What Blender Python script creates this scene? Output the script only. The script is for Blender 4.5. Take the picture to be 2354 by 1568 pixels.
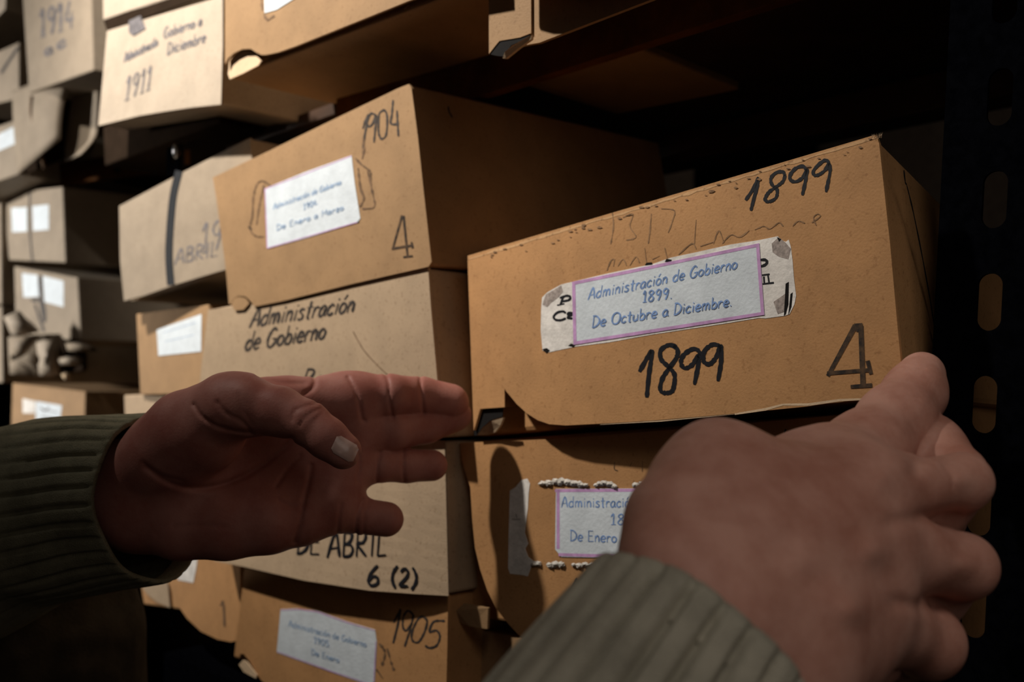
import bpy, bmesh, math, random
import numpy as np
from mathutils import Vector, Matrix
random.seed(7)
C = bpy.context.scene.collection
for o in list(bpy.data.objects): bpy.data.objects.remove(o)

# ------------------------------------------------------------------ camera
F, CX, CY = 2200.0, 1177.0, 784.0
CAMZ = 1.40
TILT = math.atan(116/F)
cam_d = bpy.data.cameras.new('camera'); cam = bpy.data.objects.new('camera', cam_d); C.objects.link(cam)
cam.location = (0, 0, CAMZ); cam.rotation_euler = (math.pi/2+TILT, 0, 0)
cam_d.sensor_width = 36; cam_d.lens = F/2354*36; cam_d.clip_start = .01
cam_d.dof.use_dof = True; cam_d.dof.focus_distance = .43; cam_d.dof.aperture_fstop = 9.0
bpy.context.scene.camera = cam
# ------------------------------------------------------------------ light
S = bpy.context.scene
S.view_settings.view_transform = 'Standard'; S.view_settings.look = 'None'
S.view_settings.exposure = 0; S.view_settings.gamma = 1; S.view_settings.use_curve_mapping = False
W = bpy.data.worlds.new('World'); S.world = W; W.use_nodes = True
W.node_tree.nodes['Background'].inputs[0].default_value = (1, .80, .66, 1)
W.node_tree.nodes['Background'].inputs[1].default_value = .03
def area(name, loc, target, size, power, col):
    d = bpy.data.lights.new(name, 'AREA'); d.size = size; d.energy = power; d.color = col
    o = bpy.data.objects.new(name, d); C.objects.link(o); o.location = loc
    o.rotation_euler = (Vector(target)-Vector(loc)).to_track_quat('-Z', 'Y').to_euler()
    return o
def spot(name, loc, target, ang, power, col, r):
    d = bpy.data.lights.new(name, 'SPOT'); d.spot_size = math.radians(ang); d.spot_blend = 1; d.energy = power; d.color = col; d.shadow_soft_size = r
    o = bpy.data.objects.new(name, d); C.objects.link(o); o.location = loc
    o.rotation_euler = (Vector(target)-Vector(loc)).to_track_quat('-Z', 'Y').to_euler(); return o
spot('aisle_lamp', (-1.0, .31, CAMZ+1.32), (.086, 1.064, CAMZ+.491), 65, 345, (1, .92, .82), .032)
spot('far_fill', (-2.3, .75, CAMZ+.42), (-.80, 1.52, CAMZ+.05), 56, 190, (1, .95, .88), .08)  # unseen fill added to brighten the far left bay
area('room_fill', (.65, -.85, CAMZ+.45), (.15, .4, CAMZ-.1), .7, .9, (1, .88, .76))  # added soft fill from the camera side, lifts the box side walls
spot('near_fill', (.10, -.18, CAMZ+.50), (.19, .33, CAMZ-.13), 50, 4.6, (1, .90, .80), .12)  # made-up spot that brightens the right hand and its sleeve

# ------------------------------------------------------------------ projection helpers (pixel of the 2354x1568 frame -> world)
ct, st = math.cos(TILT), math.sin(TILT)
CAMP = Vector((0, 0, CAMZ))
def ray(px, py):
    x, z = (px-CX)/F, -(py-CY)/F
    return Vector((x, ct - z*st, st + z*ct))
def U(px, py, Z): return CAMP + ray(px, py)*Z
def toward_s(px, s): return s/(1+(px-CX)/F)      # depth where x+y=s
class Plane:
    def __init__(self, p, n): self.p = Vector(p); self.n = Vector(n).normalized()
    def hit(self, px, py, off=0.0):
        d = ray(px, py); q = self.p + self.n*off
        return CAMP + d*((q-CAMP).dot(self.n)/d.dot(self.n))
def vplane(a, b):
    "vertical plane through two points, normal towards the camera"
    t = Vector((b.x-a.x, b.y-a.y, 0)).normalized(); n = Vector((t.y, -t.x, 0))
    if n.dot(CAMP-a) < 0: n = -n
    return Plane(a, n)
def lean(pl, top, ang):
    "the plane turned about the horizontal line through 'top' so that its foot swings out"
    t = Vector((-pl.n.y, pl.n.x, 0)); n = pl.n*math.cos(ang) + Vector((0, 0, 1))*math.sin(ang)
    return Plane(top, n)

# ------------------------------------------------------------------ materials
def mat(name, col, rough=.8, var=.10, scale=60, bump=.0, bscale=400, spec=.3, metal=0, stretch=(1,1,1), col2=None, sss=0):
    m = bpy.data.materials.new(name); m.use_nodes = True; nt = m.node_tree; N = nt.nodes; L = nt.links
    b = N['Principled BSDF']; b.inputs['Roughness'].default_value = rough; b.inputs['Metallic'].default_value = metal
    b.inputs['Specular IOR Level'].default_value = spec
    tc = N.new('ShaderNodeTexCoord'); mp = N.new('ShaderNodeMapping'); mp.inputs['Scale'].default_value = stretch
    L.new(tc.outputs['Object'], mp.inputs[0])
    n = N.new('ShaderNodeTexNoise'); n.inputs['Scale'].default_value = scale; n.inputs['Detail'].default_value = 6; n.inputs['Roughness'].default_value = .65
    L.new(mp.outputs[0], n.inputs['Vector'])
    r = N.new('ShaderNodeValToRGB'); c2 = col2 or tuple(c*(1-var*2.2) for c in col)
    r.color_ramp.elements[0].position = .36; r.color_ramp.elements[1].position = .62
    r.color_ramp.elements[0].color = (*c2, 1); r.color_ramp.elements[1].color = (*[c*(1+var*.5) for c in col], 1)
    L.new(n.outputs['Fac'], r.inputs[0]); L.new(r.outputs[0], b.inputs['Base Color'])
    if bump:
        n2 = N.new('ShaderNodeTexNoise'); n2.inputs['Scale'].default_value = bscale; n2.inputs['Detail'].default_value = 4
        L.new(mp.outputs[0], n2.inputs['Vector'])
        bp = N.new('ShaderNodeBump'); bp.inputs['Strength'].default_value = bump; bp.inputs['Distance'].default_value = .001
        L.new(n2.outputs['Fac'], bp.inputs['Height']); L.new(bp.outputs[0], b.inputs['Normal'])
    if sss:
        b.inputs['Subsurface Weight'].default_value = sss; b.inputs['Subsurface Radius'].default_value = (1, .35, .2); b.inputs['Subsurface Scale'].default_value = .006
    return m
def card(name, col, speck=.22, var=.06):
    "cardboard: fibre mottling and small dark specks"
    m = mat(name, col, .72, var, 30, .18, 900, .35); nt = m.node_tree; N = nt.nodes; L = nt.links
    b = N['Principled BSDF']; src = b.inputs['Base Color'].links[0].from_socket
    v = N.new('ShaderNodeTexNoise'); v.inputs['Scale'].default_value = 420; v.inputs['Detail'].default_value = 3
    tc = N['Texture Coordinate']; L.new(tc.outputs['Object'], v.inputs['Vector'])
    r = N.new('ShaderNodeValToRGB'); r.color_ramp.elements[0].position = .27; r.color_ramp.elements[1].position = .42
    g = 1-speck; r.color_ramp.elements[0].color = (g, g*.95, g*.9, 1); r.color_ramp.elements[1].color = (1, 1, 1, 1)
    L.new(v.outputs['Fac'], r.inputs[0])
    mx = N.new('ShaderNodeMix'); mx.data_type = 'RGBA'; mx.blend_type = 'MULTIPLY'; mx.inputs[0].default_value = 1
    L.new(src, mx.inputs[6]); L.new(r.outputs[0], mx.inputs[7]); L.new(mx.outputs[2], b.inputs['Base Color'])
    return m
M = {}
M['kraft'] = card('kraft_card', (.50, .265, .110))
M['kraft2'] = card('kraft_card_tan', (.35, .215, .108))
M['kraft3'] = card('kraft_card_orange', (.45, .235, .095))
M['greycard'] = card('grey_card', (.31, .25, .185))
M['palecard'] = card('pale_card', (.44, .325, .215), .25, .05)
M['creamcard'] = card('cream_card', (.42, .35, .275), .2, .05)
M['worn'] = card('worn_lit_card', (.60, .36, .175), .4)
M['tornedge'] = card('torn_card_edge', (.70, .52, .34), .2)
M['nearblack'] = mat('near_black_board', (.022, .014, .009), .95, spec=.03)
M['ink'] = mat('black_ink', (.012, .013, .018), .5, .15, 300)
M['inkgrey'] = mat('grey_ink', (.06, .05, .045), .6, .2, 300)
M['inkfaint'] = mat('faint_ink', (.19, .115, .065), .7, .25, 260)
M['ghost'] = mat('ghost_ink', (.33, .19, .095), .7, .2, 200)
M['inkblur'] = mat('blue_grey_ink', (.16, .15, .16), .7, .2, 200)
M['stamp'] = mat('stamp_ink', (.022, .018, .016), .7, 0, 260, col2=(.11, .065, .035))
M['blueprint'] = mat('blue_print', (.22, .36, .68), .6, .2, 300)
M['paleprint'] = mat('pale_blue_print', (.34, .47, .66), .6, .1, 300)
M['paper'] = mat('white_paper', (.68, .75, .81), .65, .05, 60, .25, 500)
M['oldpaper'] = mat('aged_paper', (.82, .79, .75), .7, .10, 90, .3, 500)
M['fluff'] = mat('torn_paper', (.66, .63, .58), .9, .15, 300, .8, 600)
M['stain'] = mat('paper_grime', (.42, .36, .33), .8, .2, 500)
M['pink'] = mat('pink_border', (.62, .36, .66), .6, .12, 120)
M['cord'] = mat('black_strap', (.012, .014, .018), .6)
M['post'] = mat('black_paint', (.0022, .0024, .0035), .7, .2, 200, .0, 300, .0)
M['beam'] = mat('orange_beam_paint', (.10, .034, .004), .7, .18, 30, spec=.08)
M['shelf'] = mat('brown_shelf_paint', (.035, .015, .006), .65, .2, 30)
M['steel'] = mat('zinc_bolt', (.55, .56, .58), .3, .1, 300, metal=1)
M['hole'] = mat('hole_dark', (.004, .003, .003), .9)
M['wall'] = mat('dark_wall', (.005, .0035, .0025), .95, spec=.02)
M['skin_shaded'] = mat('skin_shaded', (.42, .185, .15), .55, .0, 45, .14, 900, .25, col2=(.33, .115, .09), sss=.12)  # left palm: redder, and darkened in colour for the weak light on it
M['skin_shaded2'] = mat('skin_back_of_hand', (.56, .30, .235), .55, .0, 38, .14, 900, .25, col2=(.41, .185, .135), sss=.12)
M['nail'] = mat('nail', (.62, .43, .38), .28, .06, 60, spec=.6)
M['knit'] = mat('olive_knit_shaded', (.23, .215, .145), .95, .12, 70, .9, 1500, .1)  # left cuff: same sweater, its dimmer light put into the colour
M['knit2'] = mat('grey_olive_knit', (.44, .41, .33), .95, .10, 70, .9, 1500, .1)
M['sweater'] = mat('sweater_shaded', (.045, .036, .024), .95, .2, 30, .6, 500, .1)  # same sweater again, shadow below the cuff painted into the colour

# ------------------------------------------------------------------ object helpers
def thing(name, label, cat, loc, group=None):
    o = bpy.data.objects.new(name, None); C.objects.link(o); o.location = loc
    o.empty_display_size = .02; o['label'] = label; o['category'] = cat
    if group: o['group'] = group
    return o
def wpos(p):
    v = Vector((0, 0, 0))
    while p is not None: v += p.location; p = p.parent
    return v
def obj(name, bm, m, parent=None, label=None, smooth=False, loc=None, kind=None):
    org = wpos(parent)
    if loc is None and parent is None: loc = Vector((0, 0, 0))
    base = org if parent is not None else Vector(loc)
    if not isinstance(bm, bmesh.types.BMesh):
        me = bpy.data.meshes.new(name); me.from_pydata([tuple(Vector(v)-base) for v in bm[0]], [], bm[1])
    else:
        bmesh.ops.translate(bm, verts=bm.verts, vec=-base)
        me = bpy.data.meshes.new(name); bm.to_mesh(me); bm.free()
    me.materials.append(M[m] if isinstance(m, str) else m)
    if smooth: me.polygons.foreach_set('use_smooth', [True]*len(me.polygons))
    o = bpy.data.objects.new(name, me); C.objects.link(o)
    if parent is not None: o.parent = parent
    else: o.location = base
    if label: o['label'] = label
    if kind: o['kind'] = kind
    return o
def structure(name, bm, m, label):
    o = obj(name, bm, m); o['kind'] = 'structure'; o['label'] = label; return o
def hexa(f, b, bevel=.0, seg=2):
    "closed block from 4 front and 4 back corners"
    bm = bmesh.new(); v = [bm.verts.new(p) for p in f] + [bm.verts.new(p) for p in b]
    for q in ((0,1,2,3), (7,6,5,4), (0,4,5,1), (1,5,6,2), (2,6,7,3), (3,7,4,0)): bm.faces.new([v[i] for i in q])
    bmesh.ops.recalc_face_normals(bm, faces=bm.faces)
    if bevel: bmesh.ops.bevel(bm, geom=bm.edges[:], offset=bevel, segments=seg, profile=.5, affect='EDGES')
    return bm
def sheet(bm, pts, off):
    "adds a thin plate: polygon pts, thickness vector off"
    a = [bm.verts.new(p) for p in pts]; b = [bm.verts.new(Vector(p)+off) for p in pts]; n = len(a)
    bm.faces.new(a); bm.faces.new(b[::-1])
    for i in range(n): bm.faces.new((a[i], b[i], b[(i+1) % n], a[(i+1) % n]))
    bmesh.ops.recalc_face_normals(bm, faces=bm.faces)
def smooth(pts, k=5, closed=False):
    if len(pts) < 3: return [tuple(p) for p in pts]
    P = [np.array(p, float) for p in pts]; out = []; n = len(P)
    rng = range(n if closed else n-1)
    for i in rng:
        p0 = P[(i-1) % n] if (closed or i > 0) else P[0]; p1 = P[i]; p2 = P[(i+1) % n]; p3 = P[(i+2) % n] if (closed or i+2 < n) else P[-1]
        for j in range(k):
            t = j/k; out.append(tuple(.5*((2*p1)+(-p0+p2)*t+(2*p0-5*p1+4*p2-p3)*t*t+(-p0+3*p1-3*p2+p3)*t**3)))
    if not closed: out.append(tuple(P[-1]))
    return out
def ribbon(bm, pl, pts, w, off, jit=0, taper=True):
    "pen stroke in pixels, laid on plane pl"
    off *= .28
    pts = [p for i, p in enumerate(pts) if i == 0 or math.dist(p, pts[i-1]) > .15]
    if len(pts) < 2: return
    a = []; b = []; n = len(pts)
    for i, p in enumerate(pts):
        q0 = pts[max(i-1, 0)]; q1 = pts[min(i+1, n-1)]
        dx, dy = q1[0]-q0[0], q1[1]-q0[1]; l = math.hypot(dx, dy) or 1
        ww = w/2*(1+random.uniform(-jit, jit))
        if taper and (i == 0 or i == n-1): ww *= .6
        ex, ey = (dx/l*ww*.6, dy/l*ww*.6) if i == n-1 else ((-dx/l*ww*.6, -dy/l*ww*.6) if i == 0 else (0, 0))
        nx, ny = -dy/l*ww, dx/l*ww
        a.append(bm.verts.new(pl.hit(p[0]+nx+ex, p[1]+ny+ey, off))); b.append(bm.verts.new(pl.hit(p[0]-nx+ex, p[1]-ny+ey, off)))
    for i in range(n-1): bm.faces.new((a[i], a[i+1], b[i+1], b[i]))
def strokes(name, pl, S_, w, m, parent, off=.0006, jit=.12, k=5, sm=True, label=None):
    bm = bmesh.new()
    for i, s in enumerate(S_): ribbon(bm, pl, smooth(s, k) if sm else s, w, off+i*.00001, jit)
    return obj(name, bm, m, parent, label)
def sc(pts, s, ox, oy): return [(ox+x/s, oy+y/s) for x, y in pts]
# single-stroke rounded letters; y up, x-height .55, capitals 1
G = {
'A': (.72, [[(0,-.02),(.38,1),(.66,0)], [(.12,.33),(.60,.38)]]), 'D': (.72, [[(.08,1),(.06,0)], [(.0,1),(.35,.95),(.66,.62),(.6,.25),(.3,.03),(.02,0)]]),
'G': (.78, [[(.62,.85),(.42,1),(.15,.78),(.02,.38),(.18,.04),(.46,0),(.68,.2),(.66,.42)], [(.42,.42),(.76,.42)]]),
'O': (.85, [[(.4,1),(.12,.85),(0,.48),(.12,.12),(.4,0),(.68,.12),(.8,.5),(.7,.86),(.4,1)]]),
'E': (.62, [[(.06,1),(.04,0)], [(.04,1),(.52,1)], [(.05,.52),(.46,.54)], [(.04,0),(.54,.02)]]),
'B': (.62, [[(.05,1),(.05,0)], [(.05,1),(.4,.95),(.45,.75),(.3,.55),(.06,.52),(.4,.48),(.55,.25),(.4,.03),(.05,0)]]),
'R': (.64, [[(.05,1),(.05,0)], [(.05,1),(.4,.96),(.5,.78),(.35,.55),(.06,.5),(.56,0)]]), 'I': (.3, [[(.15,1),(.14,0)]]), 'L': (.55, [[(.08,1),(.06,0)], [(.06,0),(.5,.03)]]),
'P': (.6, [[(.08,1),(.05,0)], [(.05,1),(.42,.95),(.5,.72),(.35,.5),(.07,.45)]]),
'a': (.56, [[(.45,.5),(.25,.56),(.03,.35),(.05,.08),(.2,0),(.4,.15),(.46,.5),(.44,.2),(.54,.0)]]),
'b': (.56, [[(.06,1),(.06,0)], [(.06,.35),(.28,.55),(.5,.38),(.46,.1),(.25,0),(.06,.1)]]),
'c': (.5, [[(.44,.46),(.28,.56),(.05,.38),(.05,.12),(.25,0),(.46,.1)]]),
'd': (.58, [[(.5,1),(.48,0)], [(.48,.42),(.28,.55),(.04,.36),(.06,.08),(.26,0),(.48,.15)]]),
'e': (.55, [[(.06,.28),(.48,.32),(.42,.52),(.24,.56),(.05,.36),(.06,.12),(.24,0),(.48,.08)]]),
'i': (.25, [[(.12,.55),(.12,0)], [(.12,.76),(.13,.82)]]), 'j': (.25, [[(.12,.55),(.12,-.2),(-.05,-.3)]]),
'm': (.86, [[(.06,.55),(.06,0)], [(.06,.36),(.22,.56),(.38,.44),(.38,0)], [(.38,.36),(.56,.56),(.72,.42),(.74,0)]]),
'n': (.55, [[(.06,.55),(.06,0)], [(.06,.35),(.26,.56),(.44,.42),(.46,0)]]),
'o': (.58, [[(.27,.56),(.06,.42),(.05,.14),(.26,0),(.48,.14),(.5,.4),(.27,.56)]]),
'r': (.45, [[(.06,.55),(.06,0)], [(.06,.32),(.22,.54),(.42,.5)]]), 's': (.5, [[(.42,.5),(.22,.56),(.08,.42),(.38,.22),(.36,.04),(.16,0),(.02,.08)]]),
't': (.46, [[(.22,.9),(.22,.06),(.34,0)], [(.02,.58),(.42,.6)]]), 'u': (.56, [[(.05,.55),(.06,.12),(.24,0),(.44,.16)], [(.46,.55),(.48,0)]]),
'z': (.5, [[(.04,.54),(.44,.54),(.05,.02),(.46,.02)]]),
'1': (.42, [[(.03,.75),(.22,1),(.2,0)], [(.04,0),(.36,0)]]),
'8': (.6, [[(.5,.85),(.28,1),(.08,.8),(.28,.55),(.5,.3),(.4,.03),(.14,.03),(.05,.25),(.28,.55),(.48,.75),(.5,.85)]]),
'9': (.6, [[(.5,.85),(.28,1),(.06,.78),(.16,.55),(.38,.55),(.5,.85),(.44,.4),(.28,0)]]),
'0': (.6, [[(.3,1),(.1,.8),(.05,.4),(.2,.02),(.42,.08),(.52,.55),(.45,.9),(.3,1)]]),
'6': (.55, [[(.38,1),(.12,.6),(.05,.2),(.22,0),(.45,.12),(.42,.4),(.22,.45),(.06,.25)]]),
'2': (.5, [[(.06,.8),(.22,1),(.42,.85),(.36,.5),(.05,.02),(.46,.03)]]), '4': (.6, [[(.3,1),(.05,.35),(.52,.35)], [(.42,.6),(.4,0)]]),
'M': (.8, [[(.04,0),(.08,1)], [(.08,1),(.38,.3)], [(.38,.3),(.68,1)], [(.68,1),(.74,0)]]),
'5': (.55, [[(.5,1),(.12,1),(.08,.6),(.35,.62),(.5,.35),(.38,.05),(.05,.05)]]),
'(': (.3, [[(.25,1.1),(.06,.7),(.06,.25),(.22,-.15)]]), ')': (.3, [[(.05,1.1),(.25,.7),(.26,.25),(.08,-.15)]]),
'.': (.22, [[(.1,.0),(.12,.05)]]), ' ': (.38, []), ':': (.2, [[(.1,.1),(.1,.14)]]),
}
def text(pl, s, x0, y0, x1, y1, h, up=(0, -1), slant=0., acc=(), w=None):
    "strokes in pixels for string s from (x0,y0) to (x1,y1) on its baseline, cap height h px along up"
    acc = [i for i, c in enumerate(s) if c == 'ó']; s = s.replace('ó', 'o')
    gap = .10; tot = sum(G[c][0]+gap for c in s)-gap; out = []; x = 0
    bx, by = (x1-x0)/tot, (y1-y0)/tot
    for i, c in enumerate(s):
        wd, st_ = G[c]
        extra = [[(.22,.74),(.38,.95)]] if i in acc else []
        for k_ in st_+extra:
            out.append([(x0+(x+u+slant*v)*bx+up[0]*h*v, y0+(x+u+slant*v)*by+up[1]*h*v) for u, v in k_])
        x += wd+gap
    return out
def label_plate(name, pl, pts, m, parent, off=.0008, th=.0005, lab=None):
    if off < .0021: off *= .3
    bm = bmesh.new(); sheet(bm, [pl.hit(x, y, off) for x, y in pts], -pl.n*th); return obj(name, bm, m, parent, lab)
def frame_strip(name, pl, q, w, m, parent, off):
    "border inside quad q (pixels), width w px"
    off *= .3
    c = np.mean(q, axis=0); bm = bmesh.new(); inn = []
    for i in range(4):
        p = np.array(q[i], float); a = np.array(q[i-1], float)-p; b = np.array(q[(i+1) % 4], float)-p
        inn.append(p + a/np.linalg.norm(a)*w + b/np.linalg.norm(b)*w)
    o_ = [bm.verts.new(pl.hit(*p, off)) for p in q]; i_ = [bm.verts.new(pl.hit(*p, off)) for p in inn]
    for i in range(4): bm.faces.new((o_[i], o_[(i+1) % 4], i_[(i+1) % 4], i_[i]))
    return obj(name, bm, m, parent)

class Box:
    "archive box: body block with its front on a vertical plane through two depths"
    def __init__(s, label, quad, Zl, Zr, D, m, group, lift=0., perp=0., bev=.0018, drop=None, recess=0., name='archive_box', cat='box'):
        TL, TR, BR, BL = quad
        s.pl = vplane(U((TL[0]+BL[0])/2, (TL[1]+BL[1])/2, Zl), U((TR[0]+BR[0])/2, (TR[1]+BR[1])/2, Zr))
        f = [s.pl.hit(*p, -recess) for p in quad]
        back = -s.pl.n*D; back.rotate(Matrix.Rotation(perp, 3, 'Z'))
        b = [f[0]+back+Vector((0,0,lift)), f[1]+back+Vector((0,0,lift if drop is None else drop)), f[2]+back+Vector((0,0,lift)), f[3]+back+Vector((0,0,lift))]
        base = (f[2]+f[3])/2
        s.f, s.back, s.m, s.tl = f, back, m, s.pl.hit(*quad[0])
        s.o = thing(name, label, cat, base, group)
        s.body = obj('body', hexa(f, b, bev), m, s.o)
    def flap(s, pts, off=.003, ang=0., m=None, th=.0018, k=4, sm=False, name='lid_flap'):
        p = lean(s.pl, s.tl+s.pl.n*off, ang) if ang else Plane(s.pl.p+s.pl.n*off, s.pl.n)
        bm = bmesh.new(); sheet(bm, [p.hit(*q) for q in (smooth(pts, k, True) if sm else pts)], -p.n*th)
        s.fl = obj(name, bm, m or s.m, s.o); s.fp = p
        return p
G_B = 'cardboard archive boxes in the right stack'; G_A = 'cardboard archive boxes in the middle stack'
G_Z = 'cardboard archive boxes in the stack behind the left hand'; G_Y = 'boxes in the far left bay'; G_T = 'boxes on the upper shelf'

# ================================================================== the setting
E = Vector((.70711, -.70711, 0)); NN = Vector((.70711, .70711, 0))
def R(s, a, z): return NN*(s/1.41421) + E*a + Vector((0, 0, CAMZ+z))
def block(f, b=None): return hexa(f, b)
def slab(s0, s1, a0, a1, z0, z1, bev=0):
    return hexa([R(s0,a0,z1), R(s0,a1,z1), R(s0,a1,z0), R(s0,a0,z0)], [R(s1,a0,z1), R(s1,a1,z1), R(s1,a1,z0), R(s1,a0,z0)], bev)
def plane_mesh(pts): return ([tuple(p) for p in pts], [tuple(range(len(pts)))])
structure('floor', hexa([(-6,-2.5,.0),(4,-2.5,.0),(4,-2.5,-.05),(-6,-2.5,-.05)], [(-6,6,.0),(4,6,.0),(4,6,-.05),(-6,6,-.05)]), 'wall', 'dark floor of the archive aisle')
structure('wall_back', slab(3.2, 3.3, -5, 4, -1.4, 1.6), 'wall', 'dark wall behind the racks')
structure('ceiling', hexa([(-6,-2.5,3.0),(4,-2.5,3.0),(4,-2.5,2.95),(-6,-2.5,2.95)], [(-6,6,3.0),(4,6,3.0),(4,6,2.95),(-6,6,2.95)]), 'wall', 'dark ceiling above the racks')

# ---- near rack
rk = thing('shelving_rack', 'black slotted steel rack with brown shelf holding the near stacks', 'rack', R(.62, 0, -.45))
P1 = U(2290, 460, .405); P2 = U(2241, 1400, .405); up = (P1-P2); pitch = up.length/4; up.normalize()
we = (E - up*E.dot(up)).normalized()
def post_mesh(c, up, we, wl, wr, pitch, k0, k1, sw, sh, th=.002):
    bm = bmesh.new()
    for k in range(k0, k1):
        cc = c + up*(pitch*k); n = 8; inner = []; outer = []
        for i in range(4*n):
            a = 2*math.pi*(i+.5)/(4*n); ca, sa = math.cos(a), math.sin(a)
            y = sa*sw + (sh-sw if sa > 0 else -(sh-sw)); inner.append((ca*sw, y))
            m_ = max(abs(ca), abs(sa)); X, Y = ca/m_, sa/m_
            outer.append((X*(wr if X > 0 else wl), Y*pitch/2))
        # corners exact
        vi = [bm.verts.new(cc + we*x + up*y) for x, y in inner]; vo = [bm.verts.new(cc + we*x + up*y) for x, y in outer]
        for i in range(4*n):
            j = (i+1) % (4*n); bm.faces.new((vo[i], vo[j], vi[j], vi[i]))
        for sx, sy in ((1,1),(1,-1),(-1,1),(-1,-1)):
            pts = [i for i in range(4*n) if outer[i][0]*sx > 0 and outer[i][1]*sy > 0]
            a_ = [i for i in pts if abs(abs(outer[i][1])-pitch/2) < 1e-7]; b_ = [i for i in pts if abs(abs(outer[i][1])-pitch/2) >= 1e-7]
            if a_ and b_:
                i1 = max(a_, key=lambda i: abs(outer[i][0])); i2 = max(b_, key=lambda i: abs(outer[i][1]))
                cv = bm.verts.new(cc + we*((wr if sx > 0 else -wl)) + up*(sy*pitch/2)); bm.faces.new((vo[i1], cv, vo[i2]))
    bmesh.ops.remove_doubles(bm, verts=bm.verts, dist=1e-6)
    bmesh.ops.recalc_face_normals(bm, faces=bm.faces)
    ret = bmesh.ops.solidify(bm, geom=bm.faces[:], thickness=th)
    return bm
post = obj('slotted_post', post_mesh(P1, up, we, .0225, .030, pitch, -12, 7, .0050, pitch*.28), 'post', rk, 'black slotted post at the right edge')
wing = post_mesh(P1+we*.030+NN*.022, up, NN, .022, .020, pitch, -12, 7, .0050, pitch*.28)
obj('post_side_flange', wing, 'post', rk)
for k in (0,):
    for (qx, qy) in ((2331, 480), (2342, 528)):
        pp = vplane(P1, P1+we); bmq = bmesh.new(); bmesh.ops.create_icosphere(bmq, subdivisions=1, radius=.0006, matrix=Matrix.Translation(pp.hit(qx, qy, .0005))); obj('paint_chip', bmq, 'steel', rk)
# second (inner) post between the bays, slotted too
p2c = R(.70, -.927, .22); pc = U(402, 350, .955)
wz = Vector((0,0,1))
obj('slotted_post', post_mesh(pc, wz, E, .014, .014, .045, 0, 8, .004, .012), 'post', rk, 'black post behind the banded box')
# shelf above: board, front beam, rear beam
SH = .246
obj('shelf_board', slab(.652, 1.20, -.86, .45, SH-.010, SH), 'shelf', rk)
obj('front_beam', slab(.640, .652, -.66, .45, SH-.039, SH, .0008), 'beam', rk, 'orange front beam')
obj('rear_beam', slab(.965, .98, -.86, .45, .199, .2255, .001), 'shelf', rk)
obj('rear_post', slab(1.20, 1.24, .20, .24, -.5, .6), 'post', rk)
# bottom shelf the near stacks stand on
obj('lower_shelf_board', slab(.585, 1.20, -.86, .45, -.250, -.240), 'post', rk)
obj('lower_front_beam', slab(.575, .585, -.86, .45, -.280, -.240), 'post', rk)
hb = bmesh.new()
bmesh.ops.create_uvsphere(hb, u_segments=16, v_segments=8, radius=1, matrix=Matrix.Translation(U(405, 347, .925)) @ Matrix.Diagonal((.0035, .004, .0075, 1)))
obj('bolt', hb, 'steel', rk, 'zinc bolt head catching the light', True)
obj('bracket_tab', hexa([U(425,345,.93), U(437,345,.93), U(437,378,.93), U(425,378,.93)], [U(425,345,.94), U(437,345,.94), U(437,378,.94), U(425,378,.94)]), 'beam', rk, 'small orange bracket tab')

# ---- far left rack
E2 = Vector((.891, -.454, 0)); N2 = Vector((.454, .891, 0)); O2 = U(75, 515, 1.5); O2.z = CAMZ
def R2(d, a, z): return O2 + N2*d + E2*a + Vector((0,0,z))
def slab2(d0, d1, a0, a1, z0, z1, bev=0):
    return hexa([R2(d0,a0,z1), R2(d0,a1,z1), R2(d0,a1,z0), R2(d0,a0,z0)], [R2(d1,a0,z1), R2(d1,a1,z1), R2(d1,a1,z0), R2(d1,a0,z0)], bev)
rk2 = thing('shelving_rack', 'far left rack with a thin orange beam under the upper boxes', 'rack', R2(0, 0, -.5))
obj('front_beam', slab2(.0, .012, -.5, .46, .318, .352, .001), 'beam', rk2)
obj('shelf_board', slab2(.012, .4, -.5, .46, .342, .352), 'shelf', rk2)
for px_, py_ in ((350, 372), (270, 388)):
    pf = Plane(R2(0,0,0), -N2); bq = bmesh.new(); c_ = pf.hit(px_, py_, .001)
    vs = [bq.verts.new(c_ + E2*(.006*math.cos(t*math.pi/8)) + Vector((0,0,.006*math.sin(t*math.pi/8)))) for t in range(16)]; bq.faces.new(vs)
    obj('beam_hole', bq, 'hole', rk2)
obj('lower_shelf_board', slab2(.0, .4, -.5, .46, -.115, -.10), 'shelf', rk2)
obj('slotted_post', slab2(.0, .03, -.14, -.115, -.6, .9), 'post', rk2)

# ================================================================== B: right stack
# ---- 1899 box, held
B1 = Box('brown cardboard archive box marked 1899 held by the right hand, white label with lilac border', [(1074,590),(2014,312),(2072,912),(1090,1004)], .600, .408, .26, 'kraft', G_B, lift=-.012, drop=-.075, recess=.009, bev=.003)
fp1 = B1.flap([(1075,588),(1300,521),(1600,432),(1870,352),(2005,312),(2014,311),(2021,330),(2046,560),(2064,760),(2078,905),(2040,912),(1998,919),(1960,921),(1900,928),(1860,934),(1700,950),(1500,967),(1400,973),(1300,978),(1262,975),(1236,966),(1212,951),(1188,929),(1164,900),(1142,864),(1122,822),(1104,770),(1090,715),(1080,660),(1076,620)], .0055, .03)
fl = B1.fp
label_plate('torn_backing_label', fl, [(1246,684),(1258,672),(1272,664),(1290,654),(1315,648),(1400,628),(1500,607),(1543,592),(1600,580),(1680,562),(1745,552),(1788,543),(1794,551),(1806,556),(1813,551),(1818,568),(1822,600),(1825,640),(1830,680),(1826,700),(1815,722),(1804,726),(1760,732),(1745,731),(1660,745),(1640,748),(1500,769),(1400,787),(1322,797),(1262,810),(1247,806),(1243,760),(1244,710)], 'oldpaper', B1.o, .0006, .0004, 'yellowed torn paper under the label')
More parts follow.
